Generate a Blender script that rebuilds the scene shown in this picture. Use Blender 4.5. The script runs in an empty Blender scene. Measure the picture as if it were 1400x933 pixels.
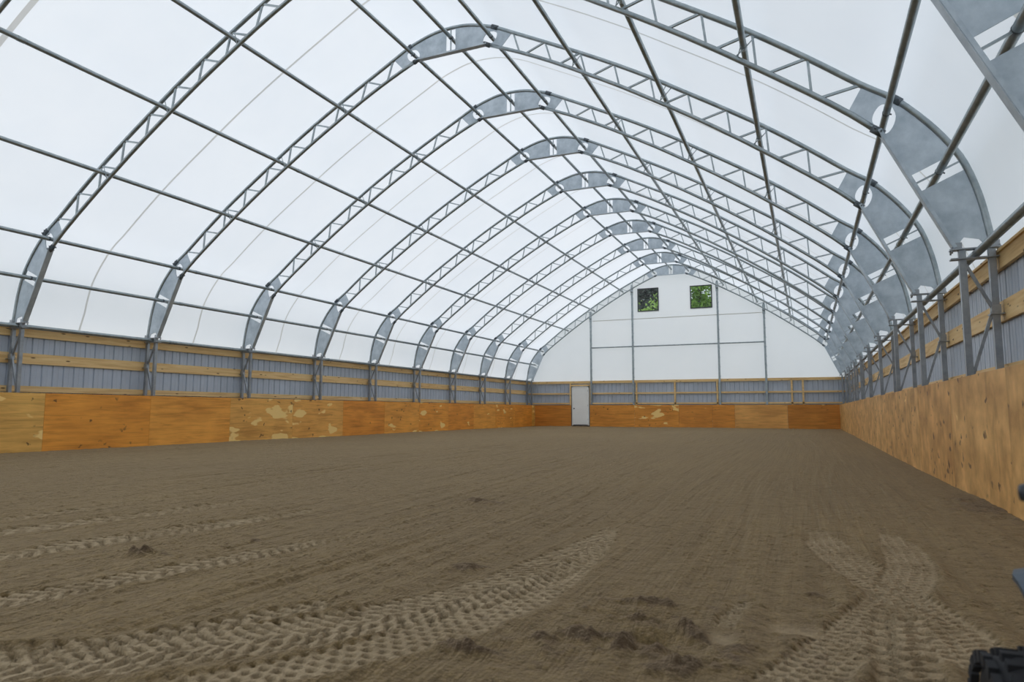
import bpy, bmesh, math, random
import numpy as np
from mathutils import Vector, Matrix

random.seed(7)
rng = np.random.default_rng(11)
SC = bpy.context.scene
COL = SC.collection

# ------------------------------------------------------------------ camera
YAW, PITCH, ROLL = -0.40634, 0.10290, 0.00159
CAM = Vector((6.644, 0.0, 0.853))
fw = Vector((math.sin(YAW) * math.cos(PITCH), math.cos(YAW) * math.cos(PITCH), math.sin(PITCH)))
rt = Vector((math.cos(YAW), -math.sin(YAW), 0.0))
up = rt.cross(fw)
rt2 = rt * math.cos(ROLL) + up * math.sin(ROLL)
up2 = -rt * math.sin(ROLL) + up * math.cos(ROLL)
cd = bpy.data.cameras.new('camera')
cd.sensor_width = 36.0
cd.lens = 932.98 / 1400 * 36.0
cd.clip_start = 0.05
cd.clip_end = 500
cd.dof.use_dof = True
cd.dof.focus_distance = 14.0
cd.dof.aperture_fstop = 4.0
cam = bpy.data.objects.new('camera', cd)
COL.objects.link(cam)
m = Matrix((rt2, up2, -fw)).transposed().to_4x4()
m.translation = CAM
cam.matrix_world = m
SC.camera = cam

# ------------------------------------------------------------------ world: bright overcast sky, zenith brighter than horizon
SKY = 1.74
SKY_COL = (0.84, 0.92, 1.0, 1)
w = bpy.data.worlds.new('overcast_sky')
SC.world = w
w.use_nodes = True
nt = w.node_tree
nt.nodes.clear()
tc = nt.nodes.new('ShaderNodeTexCoord')
sp = nt.nodes.new('ShaderNodeSeparateXYZ')
mx = nt.nodes.new('ShaderNodeMath'); mx.operation = 'MAXIMUM'; mx.inputs[1].default_value = 0.0
ma = nt.nodes.new('ShaderNodeMath'); ma.operation = 'MULTIPLY_ADD'
ma.inputs[1].default_value = SKY * 0.45; ma.inputs[2].default_value = SKY * 0.62
bg = nt.nodes.new('ShaderNodeBackground'); bg.inputs[0].default_value = SKY_COL
wo = nt.nodes.new('ShaderNodeOutputWorld')
nt.links.new(tc.outputs['Generated'], sp.inputs[0])
nt.links.new(sp.outputs[2], mx.inputs[0])
nt.links.new(mx.outputs[0], ma.inputs[0])
nt.links.new(ma.outputs[0], bg.inputs[1])
nt.links.new(bg.outputs[0], wo.inputs[0])

# veiled sun behind the cloud, from the left and the far end
sd = bpy.data.lights.new('veiled_sun', 'SUN')
sd.energy = 1.25
sd.angle = math.radians(35)
sd.color = (1.0, 0.94, 0.89)
sun = bpy.data.objects.new('veiled_sun', sd)
COL.objects.link(sun)
sun.rotation_euler = Vector((-0.46, 0.62, 0.62)).to_track_quat('Z', 'Y').to_euler()

SC.view_settings.view_transform = 'Standard'
SC.view_settings.look = 'None'
SC.view_settings.exposure = 0.0
SC.view_settings.gamma = 1.0
SC.view_settings.use_curve_mapping = False

# ------------------------------------------------------------------ helpers
class MB:
    def __init__(s): s.v = []; s.f = []; s.sm = []
    def add(s, vs, fs, smooth=False):
        o = len(s.v)
        s.v += [tuple(v) for v in vs]
        s.f += [tuple(i + o for i in f) for f in fs]
        s.sm += [smooth] * len(fs)
        return s
    def box(s, x0, x1, y0, y1, z0, z1):
        vs = [(x, y, z) for z in (z0, z1) for y in (y0, y1) for x in (x0, x1)]
        return s.add(vs, [(0, 2, 3, 1), (4, 5, 7, 6), (0, 1, 5, 4), (2, 6, 7, 3), (0, 4, 6, 2), (1, 3, 7, 5)])
    def tube(s, pts, r, n=8, ref=(0, 1, 0), square=False, caps=True):
        pts = [Vector(p) for p in pts]
        ref = Vector(ref)
        vs = []
        N = len(pts)
        for i, p in enumerate(pts):
            t = (pts[min(i + 1, N - 1)] - pts[max(i - 1, 0)]).normalized()
            a = ref - t * ref.dot(t)
            if a.length < 1e-4:
                a = Vector((1, 0, 0)) - t * t.x
            a.normalize()
            b = t.cross(a)
            for k in range(n):
                an = 2 * math.pi * (k + (0.5 if square else 0)) / n
                q = r * (math.sqrt(2) if square else 1)
                vs.append(p + a * (q * math.cos(an)) + b * (q * math.sin(an)))
        fs = []
        for i in range(N - 1):
            for k in range(n):
                k2 = (k + 1) % n
                fs.append((i * n + k, i * n + k2, (i + 1) * n + k2, (i + 1) * n + k))
        s.add(vs, fs, not square)
        if caps:
            o = len(s.v) - len(vs)
            s.f.append(tuple(o + k for k in reversed(range(n)))); s.sm.append(False)
            s.f.append(tuple(o + (N - 1) * n + k for k in range(n))); s.sm.append(False)
        return s
    def sq(s, a, b, h, ref=(0, 1, 0)): return s.tube([a, b], h, 4, ref, True)
    def plate(s, poly, y0, y1):
        """polygon in (x,z), extruded along y"""
        n = len(poly)
        vs = [(x, y0, z) for x, z in poly] + [(x, y1, z) for x, z in poly]
        fs = [tuple(range(n)), tuple(reversed(range(n, 2 * n)))]
        fs += [(i, i + n, (i + 1) % n + n, (i + 1) % n) for i in range(n)]
        return s.add(vs, fs)
    def lathe(s, prof, n, c, axis='x', smooth=True):
        vs = []
        for (r, h) in prof:
            for k in range(n):
                a = 2 * math.pi * k / n
                ca, sa = r * math.cos(a), r * math.sin(a)
                v = {'x': (h, ca, sa), 'y': (ca, h, sa), 'z': (ca, sa, h)}[axis]
                vs.append((v[0] + c[0], v[1] + c[1], v[2] + c[2]))
        fs = []
        for i in range(len(prof) - 1):
            for k in range(n):
                k2 = (k + 1) % n
                fs.append((i * n + k, i * n + k2, (i + 1) * n + k2, (i + 1) * n + k))
        return s.add(vs, fs, smooth)
    def mesh(s, name, mat):
        me = bpy.data.meshes.new(name)
        me.from_pydata(s.v, [], s.f)
        me.polygons.foreach_set('use_smooth', s.sm)
        bm = bmesh.new(); bm.from_mesh(me)
        bmesh.ops.recalc_face_normals(bm, faces=bm.faces)
        bm.to_mesh(me); bm.free()
        me.materials.append(mat)
        me.update()
        return me

def link(name, me, parent=None, loc=(0, 0, 0), rz=0.0):
    o = bpy.data.objects.new(name, me)
    COL.objects.link(o)
    o.location = loc
    o.rotation_euler = (0, 0, rz)
    if parent: o.parent = parent
    return o

def empty(name, loc=(0, 0, 0)):
    return link(name, None, None, loc)

def tag(o, label=None, cat=None, group=None, kind=None):
    if label: o['label'] = label
    if cat: o['category'] = cat
    if group: o['group'] = group
    if kind: o['kind'] = kind
    return o

def mirror(mb):
    r = MB()
    r.v = [(-x, y, z) for x, y, z in mb.v]
    r.f = [tuple(reversed(f)) for f in mb.f]
    r.sm = list(mb.sm)
    return r

ORD = ['', 'first', 'second', 'third', 'fourth', 'fifth', 'sixth', 'seventh', 'eighth', 'ninth', 'tenth', 'eleventh', 'twelfth', 'thirteenth']

# ------------------------------------------------------------------ materials
def new_mat(name):
    m = bpy.data.materials.new(name)
    m.use_nodes = True
    t = m.node_tree
    b = t.nodes['Principled BSDF']
    return m, t, b

def N(t, typ, **kw):
    n = t.nodes.new(typ)
    for k, v in kw.items():
        if k.startswith('i_'):
            key = k[2:]
            n.inputs[int(key) if key.isdigit() else key].default_value = v
        else:
            setattr(n, k, v)
    return n

def ramp(t, pts):
    r = t.nodes.new('ShaderNodeValToRGB')
    e = r.color_ramp.elements
    e[0].position, e[0].color = pts[0][0], pts[0][1]
    e[1].position, e[1].color = pts[-1][0], pts[-1][1]
    for p, c in pts[1:-1]:
        q = e.new(p); q.color = c
    return r

def c4(r, g, b): return (r, g, b, 1)

def steel_mat(name, c0, c1, rough, metal, scale):
    m, t, b = new_mat(name)
    co = N(t, 'ShaderNodeTexCoord')
    oi = N(t, 'ShaderNodeObjectInfo')
    va = N(t, 'ShaderNodeVectorMath', operation='ADD')
    n1 = N(t, 'ShaderNodeTexNoise', i_Scale=scale, i_Detail=6.0, i_Roughness=0.65)
    r = ramp(t, [(0.32, c4(*c0)), (0.66, c4(*c1))])
    t.links.new(co.outputs['Object'], va.inputs[0])
    t.links.new(oi.outputs['Random'], va.inputs[1])
    t.links.new(va.outputs[0], n1.inputs['Vector'])
    t.links.new(n1.outputs[0], r.inputs[0])
    t.links.new(r.outputs[0], b.inputs['Base Color'])
    b.inputs['Metallic'].default_value = metal
    b.inputs['Roughness'].default_value = rough
    return m

M = {}
M['galv'] = steel_mat('galvanized_tube', (0.28, 0.325, 0.345), (0.42, 0.465, 0.48), 0.34, 0.75, 7.0)
M['plate'] = steel_mat('galvanized_plate', (0.38, 0.44, 0.49), (0.58, 0.64, 0.69), 0.40, 0.45, 3.5)
M['clamp'] = steel_mat('dark_clamp_steel', (0.07, 0.09, 0.10), (0.15, 0.17, 0.19), 0.5, 0.4, 12.0)
M['post'] = steel_mat('galvanized_post', (0.28, 0.30, 0.32), (0.42, 0.44, 0.46), 0.38, 0.6, 5.0)
M['clad'] = steel_mat('grey_blue_cladding', (0.44, 0.49, 0.57), (0.51, 0.565, 0.65), 0.4, 0.0, 1.5)

def fabric_mat(name, trans, diff, fac):
    m = bpy.data.materials.new(name); m.use_nodes = True
    t = m.node_tree; t.nodes.clear()
    co = N(t, 'ShaderNodeTexCoord')
    n1 = N(t, 'ShaderNodeTexNoise', i_Scale=0.35, i_Detail=5.0, i_Roughness=0.6)
    n2 = N(t, 'ShaderNodeTexNoise', i_Scale=2.2, i_Detail=4.0, i_Roughness=0.6)
    av = N(t, 'ShaderNodeMath', operation='MULTIPLY_ADD', i_1=0.25)
    r = ramp(t, [(0.40, c4(trans[0] * 0.93, trans[1] * 0.945, trans[2] * 0.96)), (0.80, c4(*trans))])
    a = N(t, 'ShaderNodeBsdfTranslucent')
    d = N(t, 'ShaderNodeBsdfDiffuse', i_Color=c4(*diff))
    mxs = N(t, 'ShaderNodeMixShader', i_Fac=fac)
    o = N(t, 'ShaderNodeOutputMaterial')
    t.links.new(co.outputs['Object'], n1.inputs['Vector'])
    t.links.new(co.outputs['Object'], n2.inputs['Vector'])
    t.links.new(n2.outputs[0], av.inputs[0]); t.links.new(n1.outputs[0], av.inputs[2])
    t.links.new(av.outputs[0], r.inputs[0])
    t.links.new(r.outputs[0], a.inputs['Color'])
    t.links.new(d.outputs[0], mxs.inputs[1]); t.links.new(a.outputs[0], mxs.inputs[2])
    t.links.new(mxs.outputs[0], o.inputs[0])
    return m
M['fabric'] = fabric_mat('white_translucent_membrane', (0.92, 0.93, 0.95), (0.85, 0.86, 0.88), 0.5)
M['seam'] = fabric_mat('membrane_seam_tape', (0.80, 0.78, 0.74), (0.62, 0.60, 0.56), 0.72)

def plywood_mat(name, knot, gscale, blot=((0.84, 0.80, 0.74), (1.08, 1.10, 1.12)), bsc=0.9):
    m, t, b = new_mat(name)
    co = N(t, 'ShaderNodeTexCoord'); oi = N(t, 'ShaderNodeObjectInfo')
    off = N(t, 'ShaderNodeMath', operation='MULTIPLY', i_1=37.0)
    va = N(t, 'ShaderNodeVectorMath', operation='ADD')
    t.links.new(oi.outputs['Random'], off.inputs[0])
    t.links.new(co.outputs['Object'], va.inputs[0]); t.links.new(off.outputs[0], va.inputs[1])
    def mapped(sc):
        mp = N(t, 'ShaderNodeMapping'); mp.inputs['Scale'].default_value = sc
        t.links.new(va.outputs[0], mp.inputs['Vector']); return mp
    g = N(t, 'ShaderNodeTexNoise', i_Scale=1.0, i_Detail=7.0, i_Roughness=0.6, i_Distortion=0.6)
    t.links.new(mapped(gscale).outputs[0], g.inputs['Vector'])
    gr = ramp(t, [(0.28, c4(0.70, 0.66, 0.58)), (0.52, c4(1, 1, 1)), (0.75, c4(1.14, 1.18, 1.25))])
    t.links.new(g.outputs[0], gr.inputs[0])
    bl = N(t, 'ShaderNodeTexNoise', i_Scale=bsc, i_Detail=5.0)
    t.links.new(mapped((1.0, 1.0, 1.6)).outputs[0], bl.inputs['Vector'])
    blr = ramp(t, [(0.3, c4(*blot[0])), (0.7, c4(*blot[1]))])
    t.links.new(bl.outputs[0], blr.inputs[0])
    mul = N(t, 'ShaderNodeMix', data_type='RGBA', blend_type='MULTIPLY', i_0=1.0)
    t.links.new(oi.outputs['Color'], mul.inputs[6]); t.links.new(gr.outputs[0], mul.inputs[7])
    mul2 = N(t, 'ShaderNodeMix', data_type='RGBA', blend_type='MULTIPLY', i_0=1.0)
    t.links.new(mul.outputs[2], mul2.inputs[6]); t.links.new(blr.outputs[0], mul2.inputs[7])
    # pale sapwood patches, amount in the object's alpha
    pn = N(t, 'ShaderNodeTexNoise', i_Scale=1.0, i_Detail=2.5, i_Roughness=0.45)
    t.links.new(mapped((1.3, 1.0, 3.2)).outputs[0], pn.inputs['Vector'])
    ps = N(t, 'ShaderNodeMath', operation='ADD'); t.links.new(pn.outputs[0], ps.inputs[0]); t.links.new(oi.outputs['Alpha'], ps.inputs[1])
    pr = ramp(t, [(0.78, c4(0, 0, 0)), (0.805, c4(1, 1, 1))]); t.links.new(ps.outputs[0], pr.inputs[0])
    pm = N(t, 'ShaderNodeMix', data_type='RGBA', i_7=c4(1.0, 0.68, 0.24))
    t.links.new(pr.outputs[0], pm.inputs[0]); t.links.new(mul2.outputs[2], pm.inputs[6])
    # knots
    vo = N(t, 'ShaderNodeTexVoronoi', i_Scale=1.0)
    wn = N(t, 'ShaderNodeTexNoise', i_Scale=9.0, i_Detail=3.0); t.links.new(va.outputs[0], wn.inputs['Vector'])
    wv = N(t, 'ShaderNodeVectorMath', operation='MULTIPLY_ADD'); wv.inputs[1].default_value = (0.9, 0.0, 0.9)
    t.links.new(wn.outputs['Color'], wv.inputs[0]); t.links.new(mapped((4.2, 1.0, 5.2)).outputs[0], wv.inputs[2])
    t.links.new(wv.outputs[0], vo.inputs['Vector'])
    kr = ramp(t, [(0.12, c4(1, 1, 1)), (0.21, c4(0, 0, 0))]); t.links.new(vo.outputs['Distance'], kr.inputs[0])
    km = N(t, 'ShaderNodeTexNoise', i_Scale=1.4, i_Detail=1.0); t.links.new(va.outputs[0], km.inputs['Vector'])
    ka = N(t, 'ShaderNodeMath', operation='MULTIPLY_ADD', i_1=0.9, i_2=knot); t.links.new(oi.outputs['Alpha'], ka.inputs[0])
    ks = N(t, 'ShaderNodeMath', operation='ADD'); t.links.new(ka.outputs[0], ks.inputs[0]); t.links.new(km.outputs[0], ks.inputs[1])
    kmr = ramp(t, [(0.58, c4(0, 0, 0)), (0.66, c4(0.85, 0.85, 0.85))]); t.links.new(ks.outputs[0], kmr.inputs[0])
    kk = N(t, 'ShaderNodeMath', operation='MULTIPLY'); t.links.new(kr.outputs[0], kk.inputs[0]); t.links.new(kmr.outputs[0], kk.inputs[1])
    fm = N(t, 'ShaderNodeMix', data_type='RGBA', i_7=c4(0.10, 0.045, 0.012))
    t.links.new(kk.outputs[0], fm.inputs[0]); t.links.new(pm.outputs[2], fm.inputs[6])
    t.links.new(fm.outputs[2], b.inputs['Base Color'])
    b.inputs['Roughness'].default_value = 0.55
    return m
M['ply'] = plywood_mat('plywood', -0.05, (1.1, 1.0, 13.0))
M['plyk'] = plywood_mat('knotty_plywood', 0.24, (4.0, 1.0, 2.2), ((0.66, 0.60, 0.50), (1.12, 1.14, 1.16)), 2.3)

def lumber_mat():
    m, t, b = new_mat('spruce_lumber')
    co = N(t, 'ShaderNodeTexCoord'); oi = N(t, 'ShaderNodeObjectInfo')
    off = N(t, 'ShaderNodeMath', operation='MULTIPLY', i_1=23.0)
    va = N(t, 'ShaderNodeVectorMath', operation='ADD')
    t.links.new(oi.outputs['Random'], off.inputs[0])
    t.links.new(co.outputs['Object'], va.inputs[0]); t.links.new(off.outputs[0], va.inputs[1])
    mp = N(t, 'ShaderNodeMapping'); mp.inputs['Scale'].default_value = (1.2, 8, 20)
    t.links.new(va.outputs[0], mp.inputs['Vector'])
    g = N(t, 'ShaderNodeTexNoise', i_Scale=1.0, i_Detail=5.0, i_Distortion=0.4); t.links.new(mp.outputs[0], g.inputs['Vector'])
    r = ramp(t, [(0.25, c4(0.62, 0.37, 0.14)), (0.5, c4(0.82, 0.56, 0.25)), (0.75, c4(0.90, 0.66, 0.33))])
    t.links.new(g.outputs[0], r.inputs[0])
    mp2 = N(t, 'ShaderNodeMapping'); mp2.inputs['Scale'].default_value = (2.4, 4, 9)
    t.links.new(va.outputs[0], mp2.inputs['Vector'])
    vo = N(t, 'ShaderNodeTexVoronoi', i_Scale=1.0); t.links.new(mp2.outputs[0], vo.inputs['Vector'])
    kr = ramp(t, [(0.08, c4(1, 1, 1)), (0.15, c4(0, 0, 0))]); t.links.new(vo.outputs['Distance'], kr.inputs[0])
    fm = N(t, 'ShaderNodeMix', data_type='RGBA', i_7=c4(0.14, 0.06, 0.02))
    t.links.new(kr.outputs[0], fm.inputs[0]); t.links.new(r.outputs[0], fm.inputs[6])
    t.links.new(fm.outputs[2], b.inputs['Base Color'])
    b.inputs['Roughness'].default_value = 0.6
    return m
M['lumber'] = lumber_mat()

def soil_mat():
    m, t, b = new_mat('harrowed_soil')
    co = N(t, 'ShaderNodeTexCoord')
    at = N(t, 'ShaderNodeAttribute', attribute_name='packed_and_lit')
    big = N(t, 'ShaderNodeTexNoise', i_Scale=0.28, i_Detail=4.0)
    mid = N(t, 'ShaderNodeTexNoise', i_Scale=9.0, i_Detail=6.0, i_Roughness=0.7)
    fine = N(t, 'ShaderNodeTexNoise', i_Scale=55.0, i_Detail=4.0, i_Roughness=0.7)
    mp = N(t, 'ShaderNodeMapping'); mp.inputs['Scale'].default_value = (15.0, 0.30, 1)
    streak = N(t, 'ShaderNodeTexNoise', i_Scale=1.0, i_Detail=5.0, i_Distortion=0.3)
    for n in (big, mid, fine): t.links.new(co.outputs['Object'], n.inputs['Vector'])
    t.links.new(co.outputs['Object'], mp.inputs['Vector']); t.links.new(mp.outputs[0], streak.inputs['Vector'])
    r1 = ramp(t, [(0.30, c4(0.146, 0.100, 0.044)), (0.70, c4(0.250, 0.178, 0.084))]); t.links.new(mid.outputs[0], r1.inputs[0])
    r2 = ramp(t, [(0.3, c4(0.84, 0.83, 0.82)), (0.7, c4(1.13, 1.12, 1.10))]); t.links.new(streak.outputs[0], r2.inputs[0])
    r3 = ramp(t, [(0.32, c4(0.50, 0.49, 0.48)), (0.66, c4(1.30, 1.30, 1.30))]); t.links.new(fine.outputs[0], r3.inputs[0])
    r4 = ramp(t, [(0.3, c4(0.86, 0.85, 0.86)), (0.7, c4(1.10, 1.10, 1.08))]); t.links.new(big.outputs[0], r4.inputs[0])
    cur = r1.outputs[0]
    for r in (r2, r3, r4):
        mm = N(t, 'ShaderNodeMix', data_type='RGBA', blend_type='MULTIPLY', i_0=1.0)
        t.links.new(cur, mm.inputs[6]); t.links.new(r.outputs[0], mm.inputs[7]); cur = mm.outputs[2]
    pk = N(t, 'ShaderNodeMix', data_type='RGBA', i_7=c4(0.49, 0.375, 0.235))  # compacted soil tone plus painted light on the raised tread
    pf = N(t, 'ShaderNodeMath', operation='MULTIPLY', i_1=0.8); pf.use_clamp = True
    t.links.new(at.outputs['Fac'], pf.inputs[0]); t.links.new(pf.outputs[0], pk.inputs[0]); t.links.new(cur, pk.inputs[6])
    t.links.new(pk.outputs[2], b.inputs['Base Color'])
    mo = N(t, 'ShaderNodeAttribute', attribute_name='moist')
    mm = N(t, 'ShaderNodeMix', data_type='RGBA', i_7=c4(0.085, 0.055, 0.038)); t.links.new(mo.outputs['Fac'], mm.inputs[0]); t.links.new(pk.outputs[2], mm.inputs[6])
    t.links.new(mm.outputs[2], b.inputs['Base Color'])
    b.inputs['Roughness'].default_value = 0.9
    b.inputs['Specular IOR Level'].default_value = 0.2
    b.inputs['Sheen Weight'].default_value = 0.55
    b.inputs['Sheen Roughness'].default_value = 0.35
    b.inputs['Sheen Tint'].default_value = c4(1.0, 0.75, 0.48)
    mp2 = N(t, 'ShaderNodeMapping'); mp2.inputs['Scale'].default_value = (34.0, 0.6, 1)
    st2 = N(t, 'ShaderNodeTexNoise', i_Scale=1.0, i_Detail=3.0, i_Distortion=0.4)
    t.links.new(co.outputs['Object'], mp2.inputs['Vector']); t.links.new(mp2.outputs[0], st2.inputs['Vector'])
    ad = N(t, 'ShaderNodeMath', operation='MULTIPLY_ADD', i_1=0.35)
    t.links.new(fine.outputs[0], ad.inputs[0]); t.links.new(mid.outputs[0], ad.inputs[2])
    ad2 = N(t, 'ShaderNodeMath', operation='MULTIPLY_ADD', i_1=0.55)
    t.links.new(st2.outputs[0], ad2.inputs[0]); t.links.new(ad.outputs[0], ad2.inputs[2])
    bp = N(t, 'ShaderNodeBump', i_Strength=1.0, i_Distance=0.045)
    t.links.new(ad2.outputs[0], bp.inputs['Height']); t.links.new(bp.outputs[0], b.inputs['Normal'])
    return m
M['soil'] = soil_mat()

def plain(name, col, rough=0.6, metal=0.0, scale=8.0, var=0.15):
    m, t, b = new_mat(name)
    co = N(t, 'ShaderNodeTexCoord')
    n = N(t, 'ShaderNodeTexNoise', i_Scale=scale, i_Detail=4.0)
    t.links.new(co.outputs['Object'], n.inputs['Vector'])
    lo = tuple(c * (1 - var) for c in col); hi = tuple(min(1, c * (1 + var)) for c in col)
    r = ramp(t, [(0.3, c4(*lo)), (0.7, c4(*hi))]); t.links.new(n.outputs[0], r.inputs[0])
    t.links.new(r.outputs[0], b.inputs['Base Color'])
    b.inputs['Roughness'].default_value = rough
    b.inputs['Metallic'].default_value = metal
    return m
M['door'] = plain('painted_white_door', (0.93, 0.94, 0.91), 0.4, 0, 2.0, 0.03)
M['dark'] = plain('dark_frame', (0.05, 0.055, 0.06), 0.5)
M['rubber'] = plain('black_rubber', (0.018, 0.018, 0.02), 0.75, 0, 20)
M['bluepl'] = plain('dark_blue_grey_plastic', (0.05, 0.075, 0.105), 0.4)
M['blackpl'] = plain('black_plastic', (0.03, 0.033, 0.038), 0.45)
M['grass'] = plain('grass', (0.16, 0.17, 0.12), 0.9, 0, 3.0, 0.35)
M['bark'] = plain('bark', (0.12, 0.09, 0.065), 0.9, 0, 9.0, 0.3)
def leaf_mat(name, col):
    m, t, b = new_mat(name)
    co = N(t, 'ShaderNodeTexCoord')
    n = N(t, 'ShaderNodeTexNoise', i_Scale=1.7, i_Detail=3.0); t.links.new(co.outputs['Object'], n.inputs['Vector'])
    r = ramp(t, [(0.3, c4(*[c * 0.45 for c in col])), (0.7, c4(*[c * 1.3 for c in col]))]); t.links.new(n.outputs[0], r.inputs[0])
    t.links.new(r.outputs[0], b.inputs['Base Color'])
    tr = N(t, 'ShaderNodeBsdfTranslucent'); t.links.new(r.outputs[0], tr.inputs[0])
    mxs = N(t, 'ShaderNodeMixShader', i_Fac=0.35)
    o = t.nodes['Material Output']
    t.links.new(b.outputs[0], mxs.inputs[1]); t.links.new(tr.outputs[0], mxs.inputs[2]); t.links.new(mxs.outputs[0], o.inputs[0])
    b.inputs['Roughness'].default_value = 0.6
    return m
M['leaf_a'] = leaf_mat('fresh_green_leaves', (0.34, 0.52, 0.11))
M['leaf_b'] = leaf_mat('dark_green_leaves', (0.075, 0.10, 0.07))
def pane_mat():
    m = bpy.data.materials.new('window_vinyl'); m.use_nodes = True
    t = m.node_tree; t.nodes.clear()
    tr = N(t, 'ShaderNodeBsdfTransparent', i_Color=c4(0.90, 0.92, 0.92))
    gl = N(t, 'ShaderNodeBsdfGlossy', i_Roughness=0.08, i_Color=c4(0.9, 0.9, 0.9))
    mxs = N(t, 'ShaderNodeMixShader', i_Fac=0.03)
    o = N(t, 'ShaderNodeOutputMaterial')
    t.links.new(tr.outputs[0], mxs.inputs[1]); t.links.new(gl.outputs[0], mxs.inputs[2]); t.links.new(mxs.outputs[0], o.inputs[0])
    return m
M['pane'] = pane_mat()

# ------------------------------------------------------------------ dimensions read off the photograph
T0, DT = 8.933, 3.199
def TY(i): return T0 + DT * i
WX = 8.153          # plywood face
HP = 1.22           # plywood height
YE = 37.845         # back plywood face
YF = -3.9           # front end of the building
OUT = [(0, 8.975), (0.37, 8.95), (0.70, 8.868), (1.03, 8.752), (1.44, 8.545), (2.10, 8.205), (2.87, 7.80), (3.52, 7.44), (4.22, 7.025),
       (4.88, 6.60), (5.55, 6.165), (6.17, 5.745), (6.82, 5.26), (7.39, 4.805), (7.75, 4.545), (8.06, 4.21), (8.26, 3.93), (8.40, 3.67), (8.52, 3.27), (8.59, 2.85), (8.61, 2.66)]
INN = [(0.845, 8.42), (1.58, 8.095), (2.28, 7.745), (2.95, 7.37), (3.62, 6.985), (4.27, 6.58), (4.95, 6.145), (5.80, 5.56), (6.81, 4.815), (7.28, 4.44), (7.55, 4.19)]

def crom(P, n):
    P = [Vector((a, b)) for a, b in P]
    Q = [P[0] * 2 - P[1]] + P + [P[-1] * 2 - P[-2]]
    out = []
    for i in range(1, len(Q) - 2):
        for k in range(n):
            t = k / n
            a, b, c, d = Q[i - 1], Q[i], Q[i + 1], Q[i + 2]
            out.append(0.5 * ((2 * b) + (c - a) * t + (2 * a - 5 * b + 4 * c - d) * t * t + (3 * b - a - 3 * c + d) * t ** 3))
    out.append(P[-1])
    return out
full_out = [(-x, z) for x, z in reversed(OUT[1:])] + OUT
OUTC = crom(full_out, 3)                    # whole arch, left to right
OUTR = [p for p in OUTC if p.x >= -1e-6]    # right half
INNC = crom(INN, 2)

def outer_at_x(x):
    for a, b in zip(OUTR, OUTR[1:]):
        if a.x <= x <= b.x:
            return a.lerp(b, (x - a.x) / max(1e-9, b.x - a.x))
    return OUTR[-1]
def seg_hit(o, d, curve):
    """where the ray o + t d meets a polyline"""
    best = None
    for a, b in zip(curve, curve[1:]):
        e = b - a
        den = d.x * e.y - d.y * e.x
        if abs(den) < 1e-9: continue
        t = ((a.x - o.x) * e.y - (a.y - o.y) * e.x) / den
        u = ((a.x - o.x) * d.y - (a.y - o.y) * d.x) / den
        if t > 1e-5 and -1e-6 <= u <= 1 + 1e-6 and (best is None or t < best): best = t
    return o + d * best if best is not None else None
def curve_between(curve, p, q):
    """points of polyline from the one nearest p to the one nearest q, with p and q as ends"""
    L = [(c - p).length for c in curve]; K = [(c - q).length for c in curve]
    i, j = L.index(min(L)), K.index(min(K))
    mid = curve[i + 1:j] if i < j else list(reversed(curve[j + 1:i]))
    return [p] + mid + [q]

# ------------------------------------------------------------------ ground outside and the arena floor
g = MB(); g.add([(-90, -60, -0.12), (90, -60, -0.12), (90, 130, -0.12), (-90, 130, -0.12)], [(0, 1, 2, 3)])
go = link('ground', g.mesh('ground', M['grass'])); tag(go, kind='structure')

def vnoise(x, y, seed):
    xi = np.floor(x).astype(np.int64); yi = np.floor(y).astype(np.int64)
    fx = x - xi; fy = y - yi
    fx = fx * fx * (3 - 2 * fx); fy = fy * fy * (3 - 2 * fy)
    def h(a, b):
        n = (a * 374761393 + b * 668265263 + seed * 974634777) & 0x7fffffff
        n = ((n ^ (n >> 13)) * 1274126177) & 0x7fffffff
        return ((n ^ (n >> 16)) & 0xffff) / 65535.0
    return (h(xi, yi) * (1 - fx) + h(xi + 1, yi) * fx) * (1 - fy) + (h(xi, yi + 1) * (1 - fx) + h(xi + 1, yi + 1) * fx) * fy
def fbm(x, y, seed, o=4):
    s = 0; a = 0.5
    for k in range(o):
        s = s + a * (vnoise(x, y, seed + k) - 0.5); x, y = x * 1.62 + y * 1.22 + 3.1, y * 1.62 - x * 1.22 + 7.7; a *= 0.5
    return s

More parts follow.
